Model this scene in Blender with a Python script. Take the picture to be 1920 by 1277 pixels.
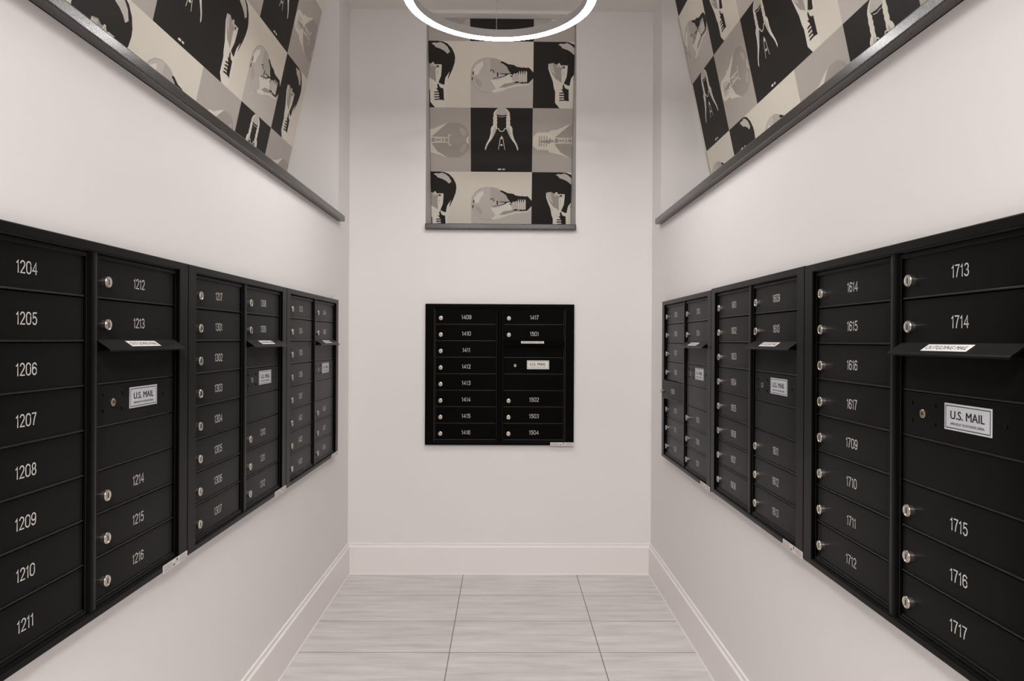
import bpy, bmesh, math
from mathutils import Vector, Matrix, Euler
from mathutils.geometry import tessellate_polygon

# ------------------------------------------------------------------ clear
for o in list(bpy.data.objects):
    bpy.data.objects.remove(o, do_unlink=True)
scene = bpy.context.scene
COL = scene.collection

# ------------------------------------------------------------------ measurements (metres)
XL, XR, D = -0.818, 0.7723, 3.59          # left wall, right wall, back wall
H_CAM = 1.2275
CEIL = 2.957
W_U, H_U, Z_U = 0.7783, 0.737, 0.678      # mailbox cabinet width, height, bottom
YL_FAR, YR_FAR, X_BACK = 3.288, 3.268, -0.4157
NICHE_TOP = 2.940
LEDGE_B, LEDGE_T = 1.8045, 1.8330
Y_OPEN = -0.30                            # where the alcove opens to the lobby

# ------------------------------------------------------------------ camera
F_PX = 1282.13
cam_d = bpy.data.cameras.new('camera')
cam = bpy.data.objects.new('camera', cam_d)
COL.objects.link(cam)
cam_d.sensor_fit = 'HORIZONTAL'
cam_d.sensor_width = 36.0
cam_d.lens = F_PX / 1920.0 * 36.0
cam_d.clip_start = 0.02
cam.matrix_world = (Matrix.Translation((0, 0, H_CAM)) @ Matrix.Rotation(-0.0104, 4, 'Z')
                    @ Matrix.Rotation(math.pi / 2 - 0.0007, 4, 'X') @ Matrix.Rotation(0.005, 4, 'Z'))
scene.camera = cam

# ------------------------------------------------------------------ world, lamps, exposure
vs = scene.view_settings
vs.view_transform = 'Standard'
vs.look = 'None'
vs.gamma = 1.0
vs.use_curve_mapping = False
vs.exposure = 0.0
world = bpy.data.worlds.new('world')
scene.world = world
world.use_nodes = True
bg = world.node_tree.nodes['Background']
bg.inputs['Color'].default_value = (1.0, 0.97, 0.94, 1)
bg.inputs['Strength'].default_value = 0.1

RING_POWER = 69.0                         # emission of the ring's diffuser

def area_lamp(name, loc, sx, sy, watts, col=(1, 0.985, 0.965)):
    l = bpy.data.lights.new(name, 'AREA')
    l.shape = 'RECTANGLE'
    l.size, l.size_y = sx, sy
    l.energy = watts
    l.color = col
    o = bpy.data.objects.new(name, l)
    COL.objects.link(o)
    o.location = loc
    return o

# two unseen fill lamps added behind the camera to brighten the alcove
area_lamp('added_fill_lamp', (-0.45, -0.75, CEIL - 0.01), 0.5, 0.7, 62)
area_lamp('added_fill_lamp', (0.45, -0.75, CEIL - 0.01), 0.5, 0.7, 62)

# ------------------------------------------------------------------ helpers
def srgb(r, g, b):
    def c(v):
        v /= 255.0
        return v / 12.92 if v <= 0.04045 else ((v + 0.055) / 1.055) ** 2.4
    return (c(r), c(g), c(b), 1.0)

def mat(name, color, rough=0.5, metal=0.0, spec=0.5, bump=None, vary=None):
    m = bpy.data.materials.new(name)
    m.use_nodes = True
    nt = m.node_tree
    b = nt.nodes['Principled BSDF']
    b.inputs['Base Color'].default_value = color
    b.inputs['Roughness'].default_value = rough
    b.inputs['Metallic'].default_value = metal
    b.inputs['Specular IOR Level'].default_value = spec
    tc = nt.nodes.new('ShaderNodeTexCoord')
    if bump:
        scale, strength, dist = bump
        n = nt.nodes.new('ShaderNodeTexNoise')
        n.inputs['Scale'].default_value = scale
        n.inputs['Detail'].default_value = 3
        nt.links.new(tc.outputs['Object'], n.inputs['Vector'])
        bp = nt.nodes.new('ShaderNodeBump')
        bp.inputs['Strength'].default_value = strength
        bp.inputs['Distance'].default_value = dist
        nt.links.new(n.outputs['Fac'], bp.inputs['Height'])
        nt.links.new(bp.outputs['Normal'], b.inputs['Normal'])
    if vary:
        scale, amt = vary
        n = nt.nodes.new('ShaderNodeTexNoise')
        n.inputs['Scale'].default_value = scale
        n.inputs['Detail'].default_value = 4
        nt.links.new(tc.outputs['Object'], n.inputs['Vector'])
        r = nt.nodes.new('ShaderNodeValToRGB')
        r.color_ramp.elements[0].position = 0.3
        r.color_ramp.elements[1].position = 0.7
        r.color_ramp.elements[0].color = tuple(c * (1 - amt) for c in color[:3]) + (1,)
        r.color_ramp.elements[1].color = tuple(min(1, c * (1 + amt)) for c in color[:3]) + (1,)
        nt.links.new(n.outputs['Fac'], r.inputs['Fac'])
        nt.links.new(r.outputs['Color'], b.inputs['Base Color'])
    return m

M = {}
M['wall'] = mat('wall_paint', srgb(229, 225, 224), 0.6, spec=0.25, bump=(160, 0.08, 0.002), vary=(1.3, 0.012))
M['ceiling'] = mat('ceiling_paint', srgb(228, 222, 218), 0.8, spec=0.2, bump=(90, 0.08, 0.002))
M['trim'] = mat('white_trim_paint', srgb(234, 228, 226), 0.35, spec=0.45, bump=(40, 0.03, 0.001))
M['black'] = mat('black_powder_coat', (0.0014, 0.0012, 0.0010, 1), 0.34, spec=0.04, bump=(900, 0.12, 0.0004))
M['black'].node_tree.nodes['Principled BSDF'].inputs['Sheen Weight'].default_value = 0.14
M['black'].node_tree.nodes['Principled BSDF'].inputs['Sheen Roughness'].default_value = 0.35
M['black_lip'] = mat('black_satin_edge', (0.004, 0.0037, 0.0034, 1), 0.30, spec=0.38, bump=(900, 0.1, 0.0003))
M['black_dark'] = mat('black_shadow_gap', (0.004, 0.0036, 0.0034, 1), 0.8, spec=0.08, bump=(500, 0.1, 0.0004))
M['number'] = mat('engraved_number_paint', srgb(205, 201, 196), 0.5, spec=0.3, vary=(300, 0.03))
M['chrome'] = mat('nickel_plated_lock', srgb(208, 200, 189), 0.30, metal=1.0, bump=(700, 0.05, 0.0002))
M['brass'] = mat('dull_brass_plug', srgb(178, 166, 140), 0.3, metal=1.0, bump=(700, 0.05, 0.0002))
M['slot'] = mat('keyhole_black', (0.006, 0.006, 0.006, 1), 0.6, bump=(500, 0.05, 0.0002))
M['plate'] = mat('silver_label_plate', srgb(196, 198, 204), 0.38, spec=0.4, vary=(120, 0.02))
M['plate_white'] = mat('white_label_plate', srgb(226, 223, 219), 0.45, spec=0.3, vary=(120, 0.02))
M['ink'] = mat('black_ink', (0.010, 0.010, 0.011, 1), 0.5, bump=(500, 0.02, 0.0001))
M['sticker'] = mat('paper_sticker', srgb(214, 208, 204), 0.5, spec=0.3, vary=(200, 0.03))
M['print'] = mat('grey_small_print', srgb(140, 134, 130), 0.6, vary=(200, 0.05))
M['ring_metal'] = mat('white_ring_housing', srgb(142, 138, 136), 0.35, metal=0.0, spec=0.5, bump=(300, 0.03, 0.0003))
M['cable'] = mat('steel_cable', srgb(190, 188, 184), 0.35, metal=1.0, bump=(900, 0.1, 0.0002))
# wallpaper inks
M['p_cream'] = mat('paper_cream', srgb(231, 224, 210), 0.55, spec=0.25, bump=(700, 0.05, 0.0003), vary=(30, 0.012))
M['p_pale'] = mat('paper_pale', srgb(236, 230, 218), 0.55, spec=0.25, bump=(700, 0.05, 0.0003), vary=(30, 0.012))
M['p_lgrey'] = mat('paper_light_grey', srgb(206, 198, 191), 0.55, spec=0.25, bump=(700, 0.05, 0.0003), vary=(30, 0.012))
M['p_grey'] = mat('paper_grey', srgb(190, 182, 175), 0.55, spec=0.25, bump=(700, 0.05, 0.0003), vary=(30, 0.015))
M['p_mid'] = mat('paper_mid_grey', srgb(172, 164, 157), 0.55, spec=0.25, bump=(700, 0.05, 0.0003), vary=(30, 0.015))
M['p_dark'] = mat('paper_charcoal', srgb(41, 37, 35), 0.5, spec=0.16, bump=(700, 0.05, 0.0003), vary=(60, 0.05))

def floor_material():
    m = bpy.data.materials.new('grey_porcelain_tile')
    m.use_nodes = True
    nt = m.node_tree
    b = nt.nodes['Principled BSDF']
    L = nt.links.new
    tc = nt.nodes.new('ShaderNodeTexCoord')
    mp = nt.nodes.new('ShaderNodeMapping')
    mp.inputs['Location'].default_value = (0.2115 + 0.5925 * 10, -2.9844 + 0.2987 * 40, 0)
    L(tc.outputs['Object'], mp.inputs['Vector'])
    br = nt.nodes.new('ShaderNodeTexBrick')
    br.offset = 0.0
    br.inputs['Scale'].default_value = 1.0
    br.inputs['Brick Width'].default_value = 0.5925
    br.inputs['Row Height'].default_value = 0.2987
    br.inputs['Mortar Size'].default_value = 0.0022
    br.inputs['Mortar Smooth'].default_value = 0.2
    br.inputs['Bias'].default_value = 0.0
    br.inputs['Color1'].default_value = (0.96, 0.96, 0.96, 1)
    br.inputs['Color2'].default_value = (1.04, 1.04, 1.04, 1)
    br.inputs['Mortar'].default_value = (0.34, 0.325, 0.30, 1)
    L(mp.outputs['Vector'], br.inputs['Vector'])
    mp2 = nt.nodes.new('ShaderNodeMapping')
    mp2.inputs['Scale'].default_value = (2.2, 17.0, 1)
    L(tc.outputs['Object'], mp2.inputs['Vector'])
    n1 = nt.nodes.new('ShaderNodeTexNoise')
    n1.inputs['Scale'].default_value = 1.6
    n1.inputs['Detail'].default_value = 7
    n1.inputs['Roughness'].default_value = 0.62
    L(mp2.outputs['Vector'], n1.inputs['Vector'])
    r1 = nt.nodes.new('ShaderNodeValToRGB')
    r1.color_ramp.elements[0].position = 0.30
    r1.color_ramp.elements[1].position = 0.72
    r1.color_ramp.elements[0].color = srgb(194, 188, 185)
    r1.color_ramp.elements[1].color = srgb(222, 217, 215)
    L(n1.outputs['Fac'], r1.inputs['Fac'])
    mx = nt.nodes.new('ShaderNodeMix')
    mx.data_type = 'RGBA'
    mx.blend_type = 'MULTIPLY'
    mx.inputs[0].default_value = 1.0
    L(r1.outputs['Color'], mx.inputs[6])
    L(br.outputs['Color'], mx.inputs[7])
    L(mx.outputs[2], b.inputs['Base Color'])
    b.inputs['Roughness'].default_value = 0.5
    b.inputs['Specular IOR Level'].default_value = 0.3
    bp = nt.nodes.new('ShaderNodeBump')
    bp.invert = True
    bp.inputs['Strength'].default_value = 0.4
    bp.inputs['Distance'].default_value = 0.002
    L(br.outputs['Fac'], bp.inputs['Height'])
    L(bp.outputs['Normal'], b.inputs['Normal'])
    return m
M['floor'] = floor_material()

def granite_material():
    m = bpy.data.materials.new('black_granite')
    m.use_nodes = True
    nt = m.node_tree
    b = nt.nodes['Principled BSDF']
    L = nt.links.new
    tc = nt.nodes.new('ShaderNodeTexCoord')
    n1 = nt.nodes.new('ShaderNodeTexNoise')
    n1.inputs['Scale'].default_value = 420
    n1.inputs['Detail'].default_value = 5
    n1.inputs['Roughness'].default_value = 0.75
    L(tc.outputs['Object'], n1.inputs['Vector'])
    r = nt.nodes.new('ShaderNodeValToRGB')
    r.color_ramp.elements[0].position = 0.40
    r.color_ramp.elements[0].color = (0.009, 0.008, 0.0078, 1)
    r.color_ramp.elements[1].position = 0.72
    r.color_ramp.elements[1].color = (0.10, 0.093, 0.088, 1)
    L(n1.outputs['Fac'], r.inputs['Fac'])
    L(r.outputs['Color'], b.inputs['Base Color'])
    b.inputs['Roughness'].default_value = 0.22
    b.inputs['Specular IOR Level'].default_value = 0.6
    return m
M['granite'] = granite_material()

def emission_material(name, strength):
    m = bpy.data.materials.new(name)
    m.use_nodes = True
    nt = m.node_tree
    nt.nodes.clear()
    e = nt.nodes.new('ShaderNodeEmission')
    e.inputs['Color'].default_value = (1.0, 0.985, 0.97, 1)
    e.inputs['Strength'].default_value = strength
    o = nt.nodes.new('ShaderNodeOutputMaterial')
    nt.links.new(e.outputs[0], o.inputs[0])
    return m
M['led'] = emission_material('lit_led_diffuser', RING_POWER)
M['up_fill'] = emission_material('added_up_glow', 22.0)  # glow added on top of the ring as upward fill

def mesh_from_bm(name, bm, mats, smooth=False):
    bmesh.ops.recalc_face_normals(bm, faces=bm.faces)
    me = bpy.data.meshes.new(name)
    bm.to_mesh(me)
    bm.free()
    for mm in (mats if isinstance(mats, (list, tuple)) else [mats]):
        me.materials.append(mm)
    if smooth:
        for p in me.polygons:
            p.use_smooth = True
    return me

def add(name, me, parent=None, loc=(0, 0, 0), rot=(0, 0, 0)):
    o = bpy.data.objects.new(name, me)
    COL.objects.link(o)
    o.location = loc
    o.rotation_euler = rot
    if parent is not None:
        o.parent = parent
    return o

def thing(name, label, cat, loc=(0, 0, 0), rotz=0.0, group=None):
    o = bpy.data.objects.new(name, None)
    o.empty_display_size = 0.05
    COL.objects.link(o)
    o.location = loc
    o.rotation_euler = (0, 0, rotz)
    o['label'] = label
    o['category'] = cat
    if group:
        o['group'] = group
    return o

def tag(o, label, cat, group=None):
    o['label'] = label
    o['category'] = cat
    if group:
        o['group'] = group
    return o

def struct(o):
    o['kind'] = 'structure'
    return o

def box(bm, lo, hi, mi=0, bev=0.0, seg=2):
    x0, y0, z0 = lo
    x1, y1, z1 = hi
    v = [bm.verts.new(p) for p in ((x0, y0, z0), (x1, y0, z0), (x1, y1, z0), (x0, y1, z0),
                                   (x0, y0, z1), (x1, y0, z1), (x1, y1, z1), (x0, y1, z1))]
    fs = [bm.faces.new([v[i] for i in q]) for q in
          ((0, 3, 2, 1), (4, 5, 6, 7), (0, 1, 5, 4), (1, 2, 6, 5), (2, 3, 7, 6), (3, 0, 4, 7))]
    for f in fs:
        f.material_index = mi
    if bev > 0:
        es = list({e for f in fs for e in f.edges})
        r = bmesh.ops.bevel(bm, geom=es, offset=bev, segments=seg, profile=0.5, affect='EDGES')
        for f in r['faces']:
            f.material_index = mi
    return fs

def prism(bm, poly, axis_from, axis_to, place, mi=0):
    """extrude a closed 2-D profile; place(p, t) gives the 3-D point"""
    a = [bm.verts.new(place(p, axis_from)) for p in poly]
    b = [bm.verts.new(place(p, axis_to)) for p in poly]
    n = len(poly)
    fs = [bm.faces.new((a[i], a[(i + 1) % n], b[(i + 1) % n], b[i])) for i in range(n)]
    fs.append(bm.faces.new(a[::-1]))
    fs.append(bm.faces.new(b))
    for f in fs:
        f.material_index = mi
    return fs

def frame_ring(bm, o, i, y_back, y_front, bev=0.0):
    """rectangular picture-frame ring in the XZ plane; o, i = (x0, z0, x1, z1)"""
    def loop(r, y):
        x0, z0, x1, z1 = r
        return [bm.verts.new(p) for p in ((x0, y, z0), (x1, y, z0), (x1, y, z1), (x0, y, z1))]
    ob, ib, of, inf = loop(o, y_back), loop(i, y_back), loop(o, y_front), loop(i, y_front)
    for k in range(4):
        n = (k + 1) % 4
        bm.faces.new((of[k], of[n], inf[n], inf[k]))
        bm.faces.new((ob[k], ib[k], ib[n], ob[n]))
        bm.faces.new((ob[k], ob[n], of[n], of[k]))
        bm.faces.new((ib[k], inf[k], inf[n], ib[n]))
    if bev > 0:
        front = set(of + inf)
        es = [e for e in bm.edges if e.verts[0] in front and e.verts[1] in front
              and not ((e.verts[0] in of) ^ (e.verts[1] in of))]
        bmesh.ops.bevel(bm, geom=es, offset=bev, segments=2, profile=0.5, affect='EDGES')

def lathe(bm, profile, n=28, mi=0, axis='Y'):
    """profile of (radius, distance out); revolved round -Y"""
    rings = []
    for r, d in profile:
        if r < 1e-6:
            rings.append([bm.verts.new((0, -d, 0))])
        else:
            rings.append([bm.verts.new((r * math.cos(2 * math.pi * k / n), -d, r * math.sin(2 * math.pi * k / n)))
                          for k in range(n)])
    for a, b in zip(rings[:-1], rings[1:]):
        for k in range(n):
            q = [a[k % len(a)], a[(k + 1) % len(a)], b[(k + 1) % len(b)], b[k % len(b)]]
            u = []
            for w in q:
                if w not in u:
                    u.append(w)
            if len(u) >= 3:
                f = bm.faces.new(u)
                f.material_index = mi

def text_mesh(name, body, size, m, extrude=0.0002, offset=0.0, sx=1.0, spacing=1.0):
    """text standing in the XZ plane facing -Y, centred on its origin"""
    cu = bpy.data.curves.new('text_tmp', 'FONT')
    cu.body = body
    cu.size = size
    cu.extrude = extrude
    cu.offset = offset
    cu.space_character = spacing
    cu.resolution_u = 3
    ob = bpy.data.objects.new('text_tmp', cu)
    COL.objects.link(ob)
    dg = bpy.context.evaluated_depsgraph_get()
    dg.update()
    me = bpy.data.meshes.new_from_object(ob.evaluated_get(dg))
    bpy.data.objects.remove(ob, do_unlink=True)
    bpy.data.curves.remove(cu)
    xs = [v.co.x for v in me.vertices]
    ys = [v.co.y for v in me.vertices]
    cx, cy = (min(xs) + max(xs)) / 2, (min(ys) + max(ys)) / 2
    for v in me.vertices:
        x, y, z = v.co
        v.co = ((x - cx) * sx, -z, y - cy)
    me.name = name
    me.materials.clear()
    me.materials.append(m)
    return me

# ------------------------------------------------------------------ stroke digits (engraved, round-ended single line)
def arc(cx, cy, rx, ry, a0, a1, n=14):
    return [(cx + rx * math.cos(math.radians(a0 + (a1 - a0) * k / n)),
             cy + ry * math.sin(math.radians(a0 + (a1 - a0) * k / n))) for k in range(n + 1)]

# each digit in a cell 0.62 wide (1 is 0.34 wide) and 1 tall
DIG = {
    '0': (0.60, [arc(0.30, 0.70, 0.27, 0.28, 0, 180) + arc(0.30, 0.30, 0.27, 0.28, 180, 360) + [(0.57, 0.70)]]),
    '1': (0.30, [[(0.03, 0.80), (0.12, 0.84), (0.21, 0.97), (0.21, 0.02)]]),
    '2': (0.58, [arc(0.29, 0.72, 0.25, 0.26, 165, -25) + [(0.40, 0.45), (0.04, 0.03), (0.56, 0.03)]]),
    '3': (0.58, [arc(0.28, 0.745, 0.23, 0.235, 155, -90, 12) + arc(0.28, 0.27, 0.26, 0.25, 90, -155, 14)[0:]]),
    '4': (0.60, [[(0.44, 0.02), (0.44, 0.97), (0.03, 0.28), (0.58, 0.28)]]),
    '5': (0.58, [[(0.52, 0.97), (0.13, 0.97), (0.08, 0.52)] + arc(0.29, 0.33, 0.26, 0.31, 140, -150, 16)]),
    '6': (0.58, [arc(0.30, 0.31, 0.26, 0.29, 0, 360, 22), [(0.045, 0.33), (0.06, 0.62)] + arc(0.31, 0.70, 0.25, 0.27, 165, 25, 10)]),
    '7': (0.54, [[(0.02, 0.97), (0.51, 0.97), (0.34, 0.62), (0.24, 0.30), (0.19, 0.02)]]),
    '8': (0.58, [arc(0.29, 0.745, 0.21, 0.235, -90, 270, 20), arc(0.29, 0.265, 0.25, 0.245, 90, 450, 22)]),
    '9': (0.58, [arc(0.28, 0.69, 0.26, 0.29, 0, 360, 22), [(0.535, 0.67), (0.52, 0.38)] + arc(0.27, 0.30, 0.25, 0.27, -15, -155, 10)]),
}
NUM_H, NUM_T, NUM_SX = 0.0208, 0.0023, 0.93

def number_mesh(body):
    bm = bmesh.new()
    gap = 0.17
    tot = sum(DIG[c][0] for c in body) + gap * (len(body) - 1)
    x = -tot / 2
    lay = 0
    for c in body:
        for line in DIG[c][1]:
            pts = [Vector(((x + px) * NUM_H * NUM_SX, (py - 0.5) * NUM_H)) for px, py in line]
            q = [pts[0]]
            for p in pts[1:]:
                if (p - q[-1]).length > 1e-5:
                    q.append(p)
            pts = q
            t = NUM_T / 2
            lft, rgt = [], []
            for k, p in enumerate(pts):
                d0 = (p - pts[k - 1]).normalized() if k else None
                d1 = (pts[k + 1] - p).normalized() if k < len(pts) - 1 else None
                if d0 is None:
                    d0 = d1
                if d1 is None:
                    d1 = d0
                n0, n1 = Vector((-d0.y, d0.x)), Vector((-d1.y, d1.x))
                nn = (n0 + n1)
                nn = nn.normalized() if nn.length > 1e-6 else n0
                s = min(1.6, 1 / max(0.35, nn.dot(n0)))
                lft.append(p + nn * t * s)
                rgt.append(p - nn * t * s)
            yf = -0.0003 - 0.00002 * lay
            lay += 1
            va = [(bm.verts.new((a.x, yf, a.y)), bm.verts.new((b.x, yf, b.y))) for a, b in zip(lft, rgt)]
            for k in range(len(va) - 1):
                bm.faces.new((va[k][0], va[k][1], va[k + 1][1], va[k + 1][0]))
            for p in (pts[0], pts[-1]):
                c0 = [bm.verts.new((p.x + t * math.cos(2 * math.pi * k / 10), yf - 0.00001, p.y + t * math.sin(2 * math.pi * k / 10)))
                      for k in range(10)]
                bm.faces.new(c0)
        x += DIG[c][0] + gap
    return mesh_from_bm('number', bm, M['number'])

# ------------------------------------------------------------------ the room
def build_room():
    bm = bmesh.new()
    box(bm, (-3.2, -4.2, -0.08), (3.2, 4.1, 0.0))
    struct(add('floor', mesh_from_bm('floor', bm, M['floor'])))
    bm = bmesh.new()
    box(bm, (-3.2, -4.2, CEIL), (3.2, 4.1, CEIL + 0.08))
    struct(add('ceiling', mesh_from_bm('ceiling', bm, M['ceiling'])))

    ND = 0.33                                 # depth of the niche cavity behind the wall face
    # left wall with its niche
    yn0, yn1 = 0.10, 3.356
    bm = bmesh.new()
    xo = XL - ND - 0.04
    box(bm, (xo, Y_OPEN, 0), (XL, D, LEDGE_B))
    box(bm, (xo, yn1, LEDGE_B), (XL, D, CEIL))
    box(bm, (xo, Y_OPEN, LEDGE_B), (XL, yn0, CEIL))
    box(bm, (xo, yn0, NICHE_TOP), (XL, yn1, CEIL))
    box(bm, (xo, yn0, LEDGE_B), (XL - ND, yn1, NICHE_TOP))
    box(bm, (-3.2, Y_OPEN, 0), (xo, Y_OPEN + 0.1, CEIL))
    struct(add('wall_left', mesh_from_bm('wall_left', bm, M['wall'])))
    # right wall
    yn1 = 3.3876
    bm = bmesh.new()
    xo = XR + ND + 0.04
    box(bm, (XR, Y_OPEN, 0), (xo, D, LEDGE_B))
    box(bm, (XR, yn1, LEDGE_B), (xo, D, CEIL))
    box(bm, (XR, Y_OPEN, LEDGE_B), (xo, yn0, CEIL))
    box(bm, (XR, yn0, NICHE_TOP), (xo, yn1, CEIL))
    box(bm, (XR + ND, yn0, LEDGE_B), (xo, yn1, NICHE_TOP))
    box(bm, (xo, Y_OPEN, 0), (3.2, Y_OPEN + 0.1, CEIL))
    struct(add('wall_right', mesh_from_bm('wall_right', bm, M['wall'])))
    # back wall
    bm = bmesh.new()
    yo = D + ND + 0.04
    xa, xb = XL - ND - 0.04, XR + ND + 0.04
    box(bm, (xa, D, 0), (xb, yo, LEDGE_B))
    box(bm, (xa, D, LEDGE_B), (NX0, yo, CEIL))
    box(bm, (NX1, D, LEDGE_B), (xb, yo, CEIL))
    box(bm, (NX0, D, NICHE_TOP), (NX1, yo, CEIL))
    box(bm, (NX0, D + ND, LEDGE_B), (NX1, yo, NICHE_TOP))
    struct(add('wall_back', mesh_from_bm('wall_back', bm, M['wall'])))
    # lobby behind the camera
    bm = bmesh.new()
    box(bm, (-3.2, -4.2, 0), (3.2, -4.1, CEIL))
    struct(add('wall_rear', mesh_from_bm('wall_rear', bm, M['wall'])))
    bm = bmesh.new()
    box(bm, (-3.2, -4.1, 0), (-3.1, Y_OPEN, CEIL))
    struct(add('wall_rear_left', mesh_from_bm('wall_rear_left', bm, M['wall'])))
    bm = bmesh.new()
    box(bm, (3.1, -4.1, 0), (3.2, Y_OPEN, CEIL))
    struct(add('wall_rear_right', mesh_from_bm('wall_rear_right', bm, M['wall'])))

    # moulded baseboards, mitred in the corners (offset from wall, height)
    prof = [(0.0, 0.161), (0.0045, 0.161), (0.0062, 0.1590), (0.0066, 0.1565), (0.0060, 0.1540), (0.0055, 0.1500),
            (0.0065, 0.1465), (0.0090, 0.1440), (0.0112, 0.1432), (0.0124, 0.1415), (0.0124, 0.0055),
            (0.0150, 0.0040), (0.0160, 0.0), (0.0, 0.0)]
    bm = bmesh.new()
    prism(bm, prof, 0, 1, lambda p, t: (XL + p[0], (Y_OPEN if t == 0 else D - p[0]), p[1]))
    struct(add('baseboard_left', mesh_from_bm('baseboard_left', bm, M['trim'])))
    bm = bmesh.new()
    prism(bm, prof, 0, 1, lambda p, t: (XR - p[0], (Y_OPEN if t == 0 else D - p[0]), p[1]))
    struct(add('baseboard_right', mesh_from_bm('baseboard_right', bm, M['trim'])))
    bm = bmesh.new()
    prism(bm, prof, 0, 1, lambda p, t: ((XL + p[0]) if t == 0 else (XR - p[0]), D - p[0], p[1]))
    struct(add('baseboard_back', mesh_from_bm('baseboard_back', bm, M['trim'])))

NX0, NX1 = -0.4190, 0.3690
build_room()

# ------------------------------------------------------------------ granite ledges
def ledge(name, label, lo, hi):
    bm = bmesh.new()
    box(bm, lo, hi, bev=0.0035, seg=3)
    return tag(add(name, mesh_from_bm(name, bm, M['granite'], False)), label, 'ledge', None)

def build_ledges():
    # side ledges: slab in the niche plus a nosing that runs a little past the opening
    bm = bmesh.new()
    box(bm, (XL - 0.30, 0.102, LEDGE_B), (XL + 0.001, 3.354, LEDGE_T))
    box(bm, (XL + 0.0005, 0.09, LEDGE_B), (XL + 0.030, 3.368, LEDGE_T), bev=0.004, seg=3)
    tag(add('granite_ledge', mesh_from_bm('granite_ledge', bm, M['granite'])),
        'long polished black granite ledge along the left wall below the wallpaper', 'ledge', 'black granite ledges')
    bm = bmesh.new()
    box(bm, (XR - 0.001, 0.102, LEDGE_B), (XR + 0.30, 3.385, LEDGE_T))
    box(bm, (XR - 0.030, 0.09, LEDGE_B), (XR - 0.0005, 3.388, LEDGE_T), bev=0.004, seg=3)
    tag(add('granite_ledge', mesh_from_bm('granite_ledge', bm, M['granite'])),
        'long polished black granite ledge along the right wall below the wallpaper', 'ledge', 'black granite ledges')
    bm = bmesh.new()
    box(bm, (NX0 + 0.001, D - 0.001, LEDGE_B), (NX1 - 0.001, D + 0.30, LEDGE_T))
    box(bm, (NX0, D - 0.030, LEDGE_B), (NX1, D - 0.0005, LEDGE_T), bev=0.004, seg=3)
    tag(add('granite_ledge', mesh_from_bm('granite_ledge', bm, M['granite'])),
        'short black granite ledge under the wallpaper on the back wall', 'ledge', 'black granite ledges')
build_ledges()

# ------------------------------------------------------------------ wallpaper of light-bulb tiles on leaning panels
def thick(line, t):
    """closed outline of a thick polyline, as quads"""
    out = []
    for (x0, y0), (x1, y1) in zip(line[:-1], line[1:]):
        dx, dy = x1 - x0, y1 - y0
        l = math.hypot(dx, dy) or 1
        nx, ny = -dy / l * t / 2, dx / l * t / 2
        ex, ey = dx / l * t * 0.3, dy / l * t * 0.3
        out.append([(x0 + nx - ex, y0 + ny - ey), (x0 - nx - ex, y0 - ny - ey), (x1 - nx + ex, y1 - ny + ey), (x1 + nx + ex, y1 + ny + ey)])
    return out

def ell(cx, cy, rx, ry, n=28, a0=0, a1=360):
    return [(cx + rx * math.cos(math.radians(a0 + (a1 - a0) * k / n)), cy + ry * math.sin(math.radians(a0 + (a1 - a0) * k / n)))
            for k in range(n + (0 if a1 - a0 == 360 else 1))]

SQ = [(0, 0), (1, 0), (1, 1), (0, 1)]
INKS = ['p_cream', 'p_pale', 'p_lgrey', 'p_grey', 'p_mid', 'p_dark']
IK = {'C': 0, 'W': 1, 'L': 2, 'G': 3, 'M': 4, 'K': 5}

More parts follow.
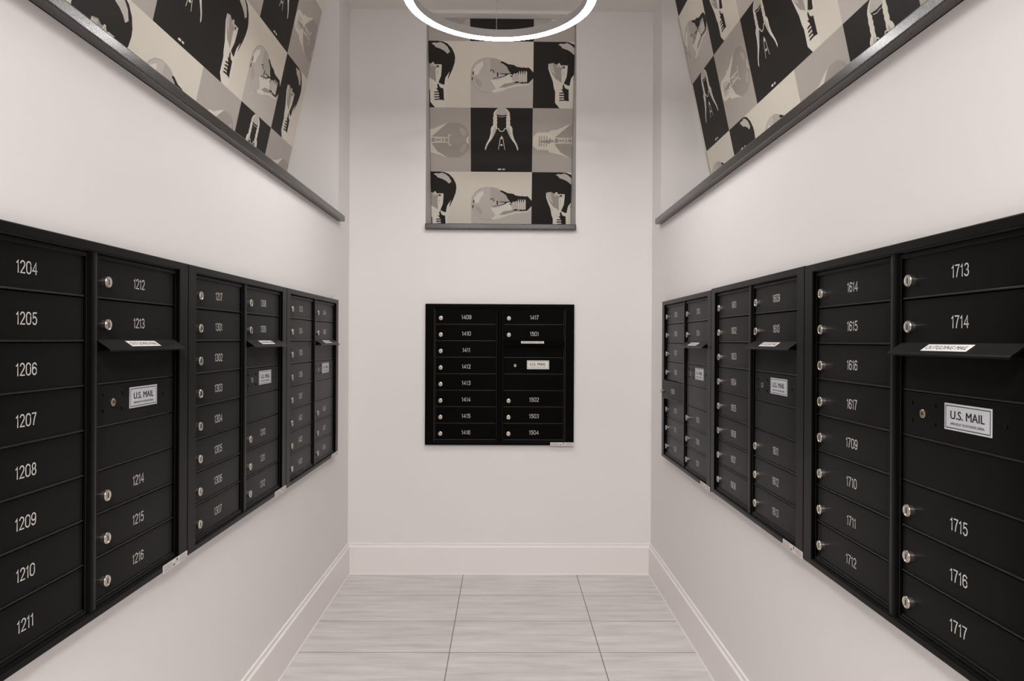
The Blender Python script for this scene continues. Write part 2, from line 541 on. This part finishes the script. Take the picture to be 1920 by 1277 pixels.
def tile_H():
    T = lambda pts: [((x - 17) / 1118.0, (1253 - y) / 1206.0) for x, y in pts]
    a = []
    a.append(('C', 0, SQ))
    a.append(('L', 1, [(0, 0), (1, 0), (1, 0.5), (0, 0.5)]))
    # glass
    glass = [(20, 650), (35, 540), (90, 440), (180, 370), (290, 338), (400, 340), (500, 360), (570, 400), (690, 470),
             (800, 560), (800, 800), (650, 870), (560, 940), (430, 975), (300, 990), (200, 960), (110, 890), (50, 790)]
    a.append(('G', 2, T(glass)))
    inner = [(32, 650), (46, 545), (100, 452), (188, 384), (290, 352), (380, 352), (372, 450), (380, 580), (430, 620), (600, 640),
             (760, 640), (760, 800), (640, 850), (550, 920), (420, 958), (300, 975), (205, 945), (122, 880), (62, 785)]
    a.append(('L', 3, T(inner)))
    a.append(('W', 4, T([(70, 560), (130, 470), (230, 410), (250, 470), (190, 560), (160, 640), (90, 660)])))
    a.append(('G', 4, T([(370, 362), (470, 352), (560, 400), (640, 480), (680, 540), (735, 605), (600, 622), (430, 622), (380, 580), (368, 450)])))
    a.append(('G', 4, T([(90, 690), (180, 740), (225, 800), (205, 880), (150, 850), (110, 790)])))
    # pale lower glass
    a.append(('W', 5, T([(370, 745), (520, 735), (640, 680), (700, 640), (770, 635), (780, 780), (640, 815), (560, 860), (530, 885),
                         (640, 880), (830, 825), (1060, 812), (1125, 735), (1135, 735), (1060, 830), (850, 850), (700, 890), (560, 950), (430, 975), (380, 955), (470, 900), (430, 830)])))
    a.append(('M', 6, T([(525, 885), (620, 812), (780, 785), (830, 790), (780, 830), (650, 862)])))
    # neck and cap, charcoal
    a.append(('K', 6, T([(548, 425), (560, 408), (590, 405), (690, 455), (790, 468), (840, 500), (930, 515), (960, 510), (1000, 518), (1060, 515), (1110, 570),
                         (1140, 602), (1140, 705), (1060, 790), (1028, 800), (1025, 600), (860, 610), (800, 640), (760, 660), (730, 610), (690, 560), (665, 500), (600, 450)])))
    a.append(('L', 7, T([(770, 650), (790, 620), (830, 625), (860, 600), (1022, 585), (1026, 790), (790, 775), (755, 720)])))
    for x in (872, 912, 950, 988):
        a.append(('K', 8, T([(x - 16, 560), (x + 12, 550), (x + 4, 640), (x - 4, 640)])))
        a.append(('W', 8, T([(x + 14, 575), (x + 26, 575), (x + 22, 780), (x + 12, 780)])))
    a.append(('K', 8, T([(790, 800), (830, 765), (880, 770), (900, 788), (940, 768), (965, 785), (1000, 770), (1035, 775), (1035, 802), (1000, 795), (960, 805), (915, 800), (880, 790), (830, 800)])))
    for seg in thick([(370, 585), (385, 565), (412, 560), (432, 582), (432, 615)], 13):
        a.append(('K', 8, T(seg)))
    for seg in thick([(502, 615), (500, 675)], 24) + thick([(550, 628), (650, 630), (740, 625)], 14) + thick([(418, 718), (560, 690), (640, 662), (700, 622)], 12) + thick([(640, 660), (655, 632)], 22):
        a.append(('K', 8, T(seg)))
    for seg in thick([(68, 598), (64, 645)], 20) + thick([(54, 700), (48, 745)], 20) + thick([(735, 665), (760, 680)], 20):
        a.append(('K', 8, T(seg)))
    return a

def tile_N():
    T = lambda pts: [((x - 41) / 1164.0, (1237 - y) / 1192.0) for x, y in pts]
    mir = lambda pts: [(1246 - x, y) for x, y in pts]
    a = [('K', 0, SQ)]
    a.append(('L', 1, T([(560, 45), (690, 45), (740, 85), (775, 130), (750, 168), (625, 182), (500, 168), (475, 130), (510, 85)])))
    arm = [(470, 150), (500, 100), (545, 62), (562, 62), (525, 115), (505, 150), (530, 185), (540, 205), (532, 230), (542, 255), (532, 285), (542, 315), (532, 345), (540, 400),
           (520, 460), (490, 530), (445, 610), (385, 690), (350, 750), (322, 835), (305, 800), (330, 720), (390, 610), (415, 520), (420, 420),
           (440, 385), (468, 360), (460, 320), (468, 280), (460, 240), (470, 200)]
    a.append(('W', 2, T(arm)))
    a.append(('W', 2, T(mir(arm))))
    sh = [(505, 380), (522, 430), (505, 500), (470, 570), (440, 610), (452, 520), (470, 440)]
    a.append(('L', 3, T(sh)))
    a.append(('L', 3, T(mir(sh))))
    for seg in thick([(520, 425), (560, 425), (572, 440), (585, 468), (625, 480), (661, 468), (674, 440), (686, 425), (726, 425)], 16) + \
            thick([(600, 600), (585, 690), (563, 815)], 11) + thick([(646, 600), (661, 690), (685, 815)], 11) + thick([(560, 200), (620, 213), (690, 200)], 7):
        a.append(('W', 4, T(seg)))
    a.append(('W', 4, T([(598, 600), (622, 553), (648, 600), (625, 628)])))
    a.append(('W', 4, T(ell(621, 730, 27, 17, 14))))
    a.append(('W', 4, T([(555, 1178), (612, 1172), (622, 1186), (612, 1200), (555, 1200)])))
    a.append(('W', 4, T([(634, 1186), (645, 1176), (688, 1176), (688, 1198), (645, 1200)])))
    return a

def tile_V():
    a = [('K', 0, [(0, 0), (0.5, 0), (0.5, 1), (0, 1)]), ('C', 0, [(0.5, 0), (1, 0), (1, 1), (0.5, 1)])]
    # pale lower glass and cap
    a.append(('W', 1, [(0.239, 0.672), (0.239, 0.595), (0.279, 0.493), (0.315, 0.407), (0.333, 0.305), (0.355, 0.254), (0.355, 0.084), (0.43, 0),
                       (0.58, 0), (0.60, 0.10), (0.62, 0.30), (0.65, 0.46), (0.60, 0.52), (0.5, 0.6), (0.4, 0.66)]))
    # charcoal glass
    a.append(('K', 2, [(0.40, 1.0), (0.488, 1.0), (0.56, 0.994), (0.64, 0.962), (0.712, 0.89), (0.752, 0.807), (0.761, 0.748), (0.748, 0.664), (0.712, 0.571),
                       (0.667, 0.479), (0.645, 0.43), (0.64, 0.44), (0.655, 0.50), (0.671, 0.546), (0.63, 0.49), (0.605, 0.455), (0.592, 0.40), (0.584, 0.345),
                       (0.55, 0.35), (0.49, 0.378), (0.533, 0.479), (0.545, 0.60), (0.545, 0.647), (0.467, 0.64), (0.414, 0.678), (0.36, 0.665), (0.315, 0.695), (0.29, 0.67), (0.248, 0.70), (0.20, 0.72), (0.20, 1.0)]))
    # grey inner glass
    a.append(('M', 3, [(0.248, 0.675), (0.315, 0.689), (0.36, 0.663), (0.414, 0.672), (0.467, 0.638), (0.485, 0.595), (0.476, 0.476), (0.449, 0.39), (0.414, 0.416),
                       (0.36, 0.442), (0.297, 0.527), (0.258, 0.595)]))
    a.append(('L', 4, [(0.243, 0.66), (0.31, 0.68), (0.325, 0.60), (0.36, 0.50), (0.31, 0.54), (0.262, 0.58)]))
    # top highlight
    a.append(('L', 4, [(0.39, 0.958), (0.43, 0.975), (0.47, 0.968), (0.53, 0.983), (0.586, 0.958), (0.64, 0.916), (0.68, 0.84), (0.64, 0.808), (0.595, 0.849), (0.533, 0.882),
                       (0.452, 0.908), (0.435, 0.935)]))
    # stem and filament
    a.append(('W', 5, [(0.447, 0.57), (0.452, 0.42), (0.455, 0.34), (0.478, 0.34), (0.485, 0.39), (0.515, 0.47), (0.530, 0.55), (0.545, 0.650), (0.532, 0.650), (0.513, 0.54), (0.497, 0.46),
                       (0.478, 0.42), (0.473, 0.55), (0.495, 0.59), (0.46, 0.60)]))
    for seg in thick([(0.385, 0.625), (0.40, 0.675), (0.415, 0.675), (0.425, 0.628), (0.47, 0.645), (0.535, 0.642)], 0.014):
        a.append(('W', 5, seg))
    # screw cap, charcoal
    a.append(('K', 5, [(0.443, 0.296), (0.478, 0.290), (0.468, 0.345), (0.492, 0.366), (0.502, 0.325), (0.525, 0.298), (0.568, 0.290), (0.572, 0.20), (0.575, 0.118), (0.50, 0.128), (0.495, 0.225), (0.475, 0.262)]))
    for v in (0.232, 0.196, 0.158, 0.122):
        a.append(('K', 6, [(0.418, v - 0.010), (0.515, v - 0.004), (0.515, v + 0.012), (0.44, v + 0.010), (0.418, v + 0.002)]))
    a.append(('K', 6, [(0.50, 0.118), (0.59, 0.108), (0.575, 0.122), (0.50, 0.135)]))
    a.append(('W', 6, [(0.498, 0.365), (0.53, 0.352), (0.548, 0.318), (0.535, 0.295), (0.512, 0.318)]))
    return a

def tile_G():
    a = [('G', 0, SQ)]
    a.append(('M', 1, [(0.36, 0.545), (0.46, 0.64), (0.61, 0.753), (0.712, 0.768), (0.712, 0.225), (0.6, 0.228), (0.46, 0.32), (0.36, 0.448)]))
    a.append(('M', 2, [(0.66, 0.765), (0.712, 0.770), (0.819, 0.764), (0.909, 0.714), (0.965, 0.626), (0.99, 0.529), (0.99, 0.458), (0.96, 0.352), (0.891, 0.264), (0.801, 0.222), (0.66, 0.225),
                       (0.69, 0.35), (0.68, 0.5), (0.69, 0.65)]))
    a.append(('G', 3, [(0.81, 0.66), (0.86, 0.69), (0.93, 0.62), (0.90, 0.55), (0.86, 0.58)]))
    a.append(('G', 3, [(0.81, 0.34), (0.86, 0.30), (0.93, 0.37), (0.92, 0.45), (0.87, 0.42)]))
    a.append(('C', 3, [(0.006, 0.50), (0.015, 0.563), (0.078, 0.625), (0.27, 0.629), (0.288, 0.656), (0.405, 0.673), (0.52, 0.725), (0.63, 0.765), (0.458, 0.625), (0.36, 0.545),
                       (0.36, 0.448), (0.458, 0.316), (0.62, 0.222), (0.458, 0.276), (0.28, 0.316), (0.252, 0.351), (0.078, 0.356), (0.006, 0.413)]))
    for u in (0.114, 0.149, 0.19, 0.23):
        a.append(('M', 4, [(u - 0.009, 0.41), (u + 0.007, 0.41), (u + 0.010, 0.57), (u - 0.005, 0.57)]))
    a.append(('M', 4, [(0.12, 0.478), (0.25, 0.46), (0.28, 0.44), (0.29, 0.47), (0.345, 0.47), (0.345, 0.51), (0.30, 0.51), (0.285, 0.55), (0.265, 0.51), (0.12, 0.492)]))
    for seg in thick([(0.355, 0.54), (0.57, 0.537), (0.575, 0.465), (0.355, 0.455)], 0.014) + thick([(0.43, 0.525), (0.53, 0.515), (0.53, 0.485), (0.43, 0.475), (0.43, 0.525)], 0.012) + \
            thick([(0.575, 0.535), (0.64, 0.530), (0.65, 0.58), (0.68, 0.57)], 0.012) + thick([(0.575, 0.465), (0.64, 0.46), (0.655, 0.415), (0.68, 0.425)], 0.012) + thick([(0.645, 0.53), (0.645, 0.46)], 0.010):
        a.append(('C', 5, seg))
    a.append(('M', 5, ell(0.39, 0.498, 0.022, 0.026, 12)))
    a.append(('C', 4, [(0.975, 0.565), (0.935, 0.52), (0.93, 0.47), (0.978, 0.42), (0.957, 0.49)]))
    return a

TILES = {'H': tile_H(), 'N': tile_N(), 'V': tile_V(), 'G': tile_G()}
TH, S_T = 0.2102, 0.3400

def wallpaper(label, P0, U, lean, shift, u_rng, z_rng, seam=-1):
    """P0: a grid crossing on the paper; U: viewer's right; lean: horizontal unit vector towards the room"""
    P0, U, lean = Vector(P0), Vector(U), Vector(lean)
    V = lean * math.sin(TH) + Vector((0, 0, math.cos(TH)))
    Nn = lean * math.cos(TH) - Vector((0, 0, math.sin(TH)))        # faces the room, tipped down
    z0, z1 = z_rng
    v0, v1 = (z0 - P0.z) / math.cos(TH), (z1 - P0.z) / math.cos(TH)
    u0, u1 = u_rng
    bm = bmesh.new()
    i0, i1 = math.floor(u0 / S_T), math.ceil(u1 / S_T)
    j0, j1 = math.floor(v0 / S_T), math.ceil(v1 / S_T)
    for i in range(i0, i1):
        for j in range(j0, j1):
            a, b = (i + shift[0]) % 2, (j + shift[1] + (i - seam) // 3) % 2      # strips of three tiles, half-drop match
            kind = {(0, 0): 'H', (1, 0): 'V', (0, 1): 'N', (1, 1): 'G'}[(a, b)]
            for ink, lay, poly in TILES[kind]:
                pts = [(min(1, max(0, x)), min(1, max(0, y))) for x, y in poly]
                vs = [bm.verts.new(P0 + U * ((i + x) * S_T) + V * ((j + y) * S_T) + Nn * (0.00012 * lay)) for x, y in pts]
                for t in tessellate_polygon([[Vector((x, y, 0)) for x, y in pts]]):
                    if len(set(t)) < 3:
                        continue
                    try:
                        f = bm.faces.new([vs[k] for k in t])
                    except ValueError:
                        continue
                    f.material_index = IK[ink]
    bmesh.ops.dissolve_degenerate(bm, dist=1e-6, edges=bm.edges)
    for co, no in ((P0 + U * u0, -U), (P0 + U * u1, U), (P0 + V * v0, -V), (P0 + V * v1, V)):
        bmesh.ops.bisect_plane(bm, geom=bm.verts[:] + bm.edges[:] + bm.faces[:], plane_co=co, plane_no=no, clear_outer=True)
    for f in bm.faces:
        f.normal_update()
        if f.normal.dot(Nn) < 0:
            f.normal_flip()
    # the board the paper is pasted on
    q = []
    for n in (-0.0004, -0.010):
        q.append([bm.verts.new(P0 + U * uu + V * vv + Nn * n) for uu, vv in ((u0, v0), (u1, v0), (u1, v1), (u0, v1))])
    bm.faces.new(q[0])
    bm.faces.new(q[1][::-1])
    for k in range(4):
        bm.faces.new((q[0][k], q[1][k], q[1][(k + 1) % 4], q[0][(k + 1) % 4]))
    me = bpy.data.meshes.new('wallpaper_panel')
    bm.to_mesh(me)
    bm.free()
    for k in INKS:
        me.materials.append(M[k])
    return tag(add('wallpaper_panel', me), label, 'wallpaper', 'light bulb wallpaper panels')

ZP = (LEDGE_T + 0.002, NICHE_TOP - 0.002)
wallpaper('black, grey and cream light bulb wallpaper panel leaning above the left granite ledge',
          (-0.9724, 3.0485, 2.4976), (0, 1, 0), (1, 0, 0), (1, 1), (0.104 - 3.0485, 3.353 - 3.0485), ZP, -2)
wallpaper('black, grey and cream light bulb wallpaper panel leaning above the right granite ledge',
          (0.9202, 3.0271, 2.4960), (0, -1, 0), (-1, 0, 0), (1, 0), (3.0271 - 3.383, 3.0271 - 0.104), ZP, -1)
wallpaper('narrow light bulb wallpaper panel on the back wall behind the glowing ring',
          (-0.1937, 3.7378, 2.4958), (1, 0, 0), (0, -1, 0), (0, 0), (NX0 + 0.002 + 0.1937, NX1 - 0.002 + 0.1937), ZP, -1)

# ------------------------------------------------------------------ mailbox cabinets
ROWS, PITCH = 8, 0.0862
DOOR_TOP = 0.7135
COLX = ((0.054, 0.368), (0.410, 0.724))
DW = COLX[0][1] - COLX[0][0]
DH = PITCH - 0.0026
Y_DOOR = -0.0075                  # front face of the doors

def door_mesh():
    bm = bmesh.new()
    box(bm, (0, Y_DOOR, 0.0030), (DW, -0.0012, DH), bev=0.0012)
    # folded lip along the lower edge
    box(bm, (0, Y_DOOR - 0.0030, 0), (DW, -0.0015, 0.0034), mi=1, bev=0.0010)
    return mesh_from_bm('door', bm, [M['black'], M['black_lip']])

def panel_mesh():
    bm = bmesh.new()
    box(bm, (0, Y_DOOR, 0.0026), (DW, -0.0012, DH), bev=0.0010)
    box(bm, (0, Y_DOOR - 0.0018, 0), (DW, -0.0015, 0.0030), mi=1, bev=0.0009)
    return mesh_from_bm('panel', bm, [M['black'], M['black_lip']])

def lock_mesh():
    bm = bmesh.new()
    lathe(bm, [(0.0092, 0.0), (0.0092, 0.0052), (0.0108, 0.0056), (0.0114, 0.0064), (0.0114, 0.0098), (0.0108, 0.0108),
               (0.0094, 0.0112), (0.0088, 0.0106), (0.0083, 0.0100), (0.0080, 0.0106), (0.0, 0.0108)], 30)
    box(bm, (-0.0010, -0.0113, -0.0052), (0.0010, -0.0104, 0.0052), mi=1)
    return mesh_from_bm('lock', bm, [M['chrome'], M['slot']], smooth=False)

def trim_mesh():
    bm = bmesh.new()
    frame_ring(bm, (0.0004, 0, W_U - 0.0004, H_U), (0.046, 0.0155, 0.732, 0.7182), 0.0, -0.020, bev=0.0022)
    return mesh_from_bm('trim_frame', bm, M['black'])

def colframe_mesh():
    bm = bmesh.new()
    z0, z1 = DOOR_TOP - ROWS * PITCH, DOOR_TOP
    frame_ring(bm, (-0.0050, 0.0185, DW + 0.0050, 0.7148), (-0.0012, z0 + 0.0006, DW + 0.0012, 0.7072), -0.0012, -0.0125, bev=0.0010)
    return mesh_from_bm('column_frame', bm, M['black'])

def divider_mesh():
    bm = bmesh.new()
    n = 12
    poly = [(-0.0145, 0.0)] + [(-0.0145 * math.cos(math.pi * k / n), -0.0085 - 0.0085 * math.sin(math.pi * k / n) ** 0.55) for k in range(n + 1)] + [(0.0145, 0.0)]
    prism(bm, poly, 0.0160, 0.7178, lambda p, t: (p[0], p[1], t))
    return mesh_from_bm('divider_bar', bm, M['black'])

def back_mesh():
    bm = bmesh.new()
    box(bm, (0.046, -0.0010, 0.0155), (0.732, 0.0, 0.7182))
    return mesh_from_bm('back_panel', bm, M['black_dark'])

def flap_mesh():
    """sloping flap over the outgoing-mail slot, with end cheeks"""
    bm = bmesh.new()
    x0, x1 = -0.004, DW + 0.002
    prof = [(-0.0085, 0.0030), (-0.0105, 0.0052), (-0.0365, -0.0128), (-0.0385, -0.0152), (-0.0378, -0.0186), (-0.0350, -0.0186), (-0.0340, -0.0150), (-0.0085, 0.0008)]
    prism(bm, prof, x0, x1, lambda p, t: (t, p[0], p[1]))
    for xa, xb in ((x0 + 0.004, x0 + 0.006), (x1 - 0.006, x1 - 0.004)):
        prism(bm, [(-0.0080, 0.0), (-0.0335, -0.0150), (-0.0080, -0.0200)], xa, xb, lambda p, t: (t, p[0], p[1]))
    # slot opening behind the flap
    return mesh_from_bm('outgoing_mail_flap', bm, M['black'])

def join_text(bm, body, size, cx, cz, y, mi, offset=0.0, sx=1.0, spacing=1.0):
    me = text_mesh('t', body, size, M['ink'], extrude=0.00005, offset=offset, sx=sx, spacing=spacing)
    f_old, v_old = set(bm.faces), set(bm.verts)
    bm.from_mesh(me)
    for v in bm.verts:
        if v not in v_old:
            v.co += Vector((cx, y, cz))
    for f in bm.faces:
        if f not in f_old:
            f.material_index = mi
    bpy.data.meshes.remove(me)

def plate_mesh(m):
    """U.S. MAIL plate 0.120 x 0.046, centred"""
    bm = bmesh.new()
    w, hgt = 0.116, 0.0455
    box(bm, (-w / 2, -0.0010, -hgt / 2), (w / 2, 0, hgt / 2), bev=0.0003, seg=1)
    y = -0.00115
    for (a, b, c, d) in ((-w / 2 + 0.003, hgt / 2 - 0.0046, w / 2 - 0.003, hgt / 2 - 0.0032), (-w / 2 + 0.003, -hgt / 2 + 0.0032, w / 2 - 0.003, -hgt / 2 + 0.0046),
                         (-w / 2 + 0.003, -hgt / 2 + 0.0032, -w / 2 + 0.0044, hgt / 2 - 0.0032), (w / 2 - 0.0044, -hgt / 2 + 0.0032, w / 2 - 0.003, hgt / 2 - 0.0032)):
        box(bm, (a, y, b), (c, -0.0009, d), mi=1)
    for k, (dx, dz) in enumerate(((0, 0), (-0.0005, 0.0002), (0.0005, -0.0002), (0.0003, 0.0002))):      # bold strokes
        join_text(bm, 'U.S. MAIL', 0.0200, dx, 0.0035 + dz, y - 0.00002 * k, 1, sx=1.04)
    join_text(bm, 'APPROVED BY THE POSTMASTER GENERAL', 0.0062, 0, -0.0115, y, 1, sx=0.70)
    return mesh_from_bm('mail_plate', bm, [m, M['ink']])

def out_label_mesh():
    """OUTGOING MAIL label, lies on the flap"""
    bm = bmesh.new()
    box(bm, (-0.060, -0.0006, -0.0098), (0.060, 0, 0.0098), bev=0.0002, seg=1)
    join_text(bm, 'OUTGOING MAIL', 0.0150, 0, 0, -0.0008, 1, sx=0.92)
    return mesh_from_bm('outgoing_mail_label', bm, [M['plate_white'], M['ink']])

def keylock_mesh():
    bm = bmesh.new()
    lathe(bm, [(0.0082, 0.0), (0.0082, 0.0016), (0.0074, 0.0024), (0.0062, 0.0020), (0.0, 0.0020)], 26)
    box(bm, (-0.0032, -0.0026, -0.0007), (0.0032, -0.0018, 0.0007), mi=1)
    box(bm, (-0.0007, -0.0026, -0.0020), (0.0007, -0.0018, 0.0032), mi=1)
    return mesh_from_bm('key_lock', bm, [M['brass'], M['slot']])

def screw_mesh():
    bm = bmesh.new()
    lathe(bm, [(0.0036, 0.0), (0.0034, 0.0010), (0.0022, 0.0018), (0.0, 0.0020)], 14)
    return mesh_from_bm('screw', bm, M['black'])

def sticker_mesh():
    """certification sticker on the lower right of the trim: two boxes of fine print"""
    bm = bmesh.new()
    w, hgt = 0.122, 0.0190
    box(bm, (0, -0.0005, 0), (w, 0, hgt))
    y = -0.0007
    def bar(a, b, c, d, mi):
        box(bm, (a, y, b), (c, -0.0004, d), mi=mi)
    for x0, x1 in ((0.004, 0.046), (0.082, 0.118)):
        for k in range(4):
            bar(x0, 0.0030 + 0.0038 * k, x1 - 0.004 * (k % 2), 0.0043 + 0.0038 * k, 1)
    bar(0.050, 0.0030, 0.0555, 0.0085, 2)
    bar(0.066, 0.0115, 0.0725, 0.0165, 2)
    bar(0.058, 0.0040, 0.064, 0.0052, 1)
    bar(0.058, 0.0080, 0.076, 0.0092, 1)
    return mesh_from_bm('sticker', bm, [M['sticker'], M['print'], M['ink']])

MS = dict(door=door_mesh(), panel=panel_mesh(), lock=lock_mesh(), trim=trim_mesh(), colframe=colframe_mesh(), divider=divider_mesh(),
          back=back_mesh(), flap=flap_mesh(), plate=plate_mesh(M['plate']), plate_w=plate_mesh(M['plate_white']), out=out_label_mesh(),
          key=keylock_mesh(), screw=screw_mesh(), sticker=sticker_mesh())
FLAP_ANG = math.atan2(0.0180, 0.0260)

def mailbox(label, loc, rotz, col1, col2, plate='plate', ajar=None, dz=0.0):
    t = thing('mailbox_cabinet', label, 'mailbox', (loc[0], loc[1], Z_U + dz), rotz, 'black mailbox cabinets set in the walls')
    add('back_panel', MS['back'], t)
    add('trim_frame', MS['trim'], t)
    add('divider_bar', MS['divider'], t, ((COLX[0][1] + COLX[1][0]) / 2, 0, 0))
    for c in COLX:
        add('column_frame', MS['colframe'], t, (c[0], 0, 0))

    def door(c, r, num):
        x, z = COLX[c][0], DOOR_TOP - (r + 1) * PITCH + 0.0013
        if num == ajar:                                            # swings on its right-hand edge
            d = add('door', MS['door_ajar'], t, (x + DW, -0.0012, z), (0, 0, math.radians(4.2)))
            off = -DW
            d['label'] = 'door %s standing slightly open' % num
        else:
            d = add('door', MS['door'], t, (x, 0, z))
            off = 0.0
        lk = add('lock', MS['lock'], d, (off + 0.0265, Y_DOOR, DH / 2 - 0.008))
        lk['label'] = 'round nickel lock'
        n = add('number', number_mesh(num), d, (off + DW / 2 + 0.003, Y_DOOR, DH / 2 - 0.002))
        n['label'] = 'white number %s' % num

    for r, num in enumerate(col1):
        door(0, r, num)
    x = COLX[1][0]
    for r, num in zip((0, 1, 5, 6, 7), col2):
        door(1, r, num)
    for r in (2, 4):
        add('blank_panel', MS['panel'], t, (x, 0, DOOR_TOP - (r + 1) * PITCH + 0.0013))
    z3 = DOOR_TOP - 4 * PITCH + 0.0013
    p = add('carrier_lock_panel', MS['panel'], t, (x, 0, z3))
    k = add('key_lock', MS['key'], p, (0.0600, Y_DOOR, 0.0465))
    k['label'] = 'small brass key lock'
    pl = add('mail_plate', MS[plate], p, (0.1800, Y_DOOR, 0.0500))
    pl['label'] = 'silver plate reading U.S. MAIL' if plate == 'plate' else 'white plate reading U.S. MAIL'
    for sx, sz in ((0.027, 0.064), (0.027, 0.031), (0.095, 0.064), (0.095, 0.031), (0.268, 0.048)):
        add('screw', MS['screw'], p, (sx, Y_DOOR, sz))
    zf = DOOR_TOP - 2 * PITCH
    fl = add('outgoing_mail_flap', MS['flap'], t, (x, 0, zf))
    # the label lies on the flap's slope
    ol = add('outgoing_mail_label', MS['out'], fl, (0.150, -0.0235 - 0.0002, -0.0038 + 0.0003), (-(math.pi / 2 - FLAP_ANG), 0, 0))
    ol['label'] = 'white label reading OUTGOING MAIL'
    st = add('sticker', MS['sticker'], t, (0.6552, -0.0202, -0.0030))
    st['label'] = 'small white sticker of fine print'
    return t

bm = bmesh.new()
bm.from_mesh(MS['door'])
bmesh.ops.translate(bm, vec=(-DW, 0.0012, 0), verts=bm.verts)
MS['door_ajar'] = mesh_from_bm('door_ajar', bm, [M['black'], M['black_lip']])

def seq(*runs):
    return [str(n) for a, b in runs for n in range(a, b + 1)]

R90 = math.pi / 2
lft = lambda i: (XL, YL_FAR - (i + 1) * W_U)      # i = 0 is the far cabinet
rgt = lambda i: (XR, YR_FAR - i * W_U)
mailbox('black mailbox cabinet with doors 1204 to 1216, nearest the viewer on the left wall', lft(2), R90, seq((1204, 1211)), seq((1212, 1216)))
mailbox('black mailbox cabinet with doors 1217 to 1312, middle one on the left wall', lft(1), R90, seq((1217, 1217), (1301, 1307)), seq((1308, 1312)))
mailbox('black mailbox cabinet with doors 1313 to 1408, farthest one on the left wall', lft(0), R90, seq((1313, 1317), (1401, 1403)), seq((1404, 1408)))
mailbox('square black mailbox cabinet with doors 1409 to 1504, alone on the back wall', (X_BACK, D), 0.0, seq((1409, 1416)), seq((1417, 1417), (1501, 1504)), plate='plate_w')
mailbox('black mailbox cabinet with one door ajar, farthest one on the right wall', rgt(0), -R90, seq((1505, 1512)), seq((1513, 1517)), ajar='1509', dz=-0.001)
mailbox('black mailbox cabinet with doors 1601 to 1613, middle one on the right wall', rgt(1), -R90, seq((1601, 1608)), seq((1609, 1613)), dz=0.003)
mailbox('black mailbox cabinet with doors 1614 to 1717, nearest the viewer on the right wall', rgt(2), -R90, seq((1614, 1617), (1709, 1712)), seq((1713, 1717)), dz=0.002)

# ------------------------------------------------------------------ ring pendant
def build_ring():
    R_OUT, WID, HGT = 0.340, 0.030, 0.034
    cx, cy, zb = -0.023, 2.411, 2.429
    t = thing('ring_pendant_light', 'large glowing white ring lamp hanging below the ceiling', 'lamp', (cx, cy, zb))
    n = 128
    def revolve(profile, closed=True):
        bm = bmesh.new()
        rings = [[bm.verts.new((r * math.cos(2 * math.pi * k / n), r * math.sin(2 * math.pi * k / n), z)) for r, z in profile] for k in range(n)]
        m = len(profile)
        for k in range(n):
            a, b = rings[k], rings[(k + 1) % n]
            for q in range(m if closed else m - 1):
                bm.faces.new((a[q], a[(q + 1) % m], b[(q + 1) % m], b[q]))
        return bm
    ro, ri = R_OUT, R_OUT - WID
    body = [(ro, 0.002), (ro, HGT - 0.002), (ro - 0.002, HGT), (ri + 0.002, HGT), (ri, HGT - 0.002), (ri, 0.002), (ri + 0.0015, 0.002), (ro - 0.0015, 0.002)]
    add('ring_housing', mesh_from_bm('ring_housing', revolve(body), M['ring_metal'], False), t)
    diff = [(ro - 0.0002, 0.0018), (ro - 0.0008, 0.0), (ri + 0.0008, 0.0), (ri + 0.0002, 0.0018)]
    d = add('light_diffuser', mesh_from_bm('light_diffuser', revolve(diff), M['led'], False), t)
    d['label'] = 'glowing white diffuser'
    top = [(ro - 0.004, HGT - 0.0005), (ro - 0.004, HGT + 0.0008), (ri + 0.004, HGT + 0.0008), (ri + 0.004, HGT - 0.0005)]
    d = add('added_up_strip', mesh_from_bm('added_up_strip', revolve(top), M['up_fill'], False), t)  # added glowing strip, lifts the ceiling and upper walls
    d['label'] = 'added strip glowing upward to brighten the ceiling'
    rm = (ro + ri) / 2
    hub = Vector((0, 0, CEIL - zb - 0.028))
    for ang in (93, 213, 333):
        a = Vector((rm * math.cos(math.radians(ang)), rm * math.sin(math.radians(ang)), HGT))
        b = Vector((a.x, a.y, CEIL - zb - 0.0005))
        bm = bmesh.new()
        bmesh.ops.create_cone(bm, cap_ends=True, segments=8, radius1=0.0009, radius2=0.0009, depth=(b - a).length,
                              matrix=Matrix.Translation((a + b) / 2))
        add('suspension_cable', mesh_from_bm('suspension_cable', bm, M['cable']), t)
build_ring()
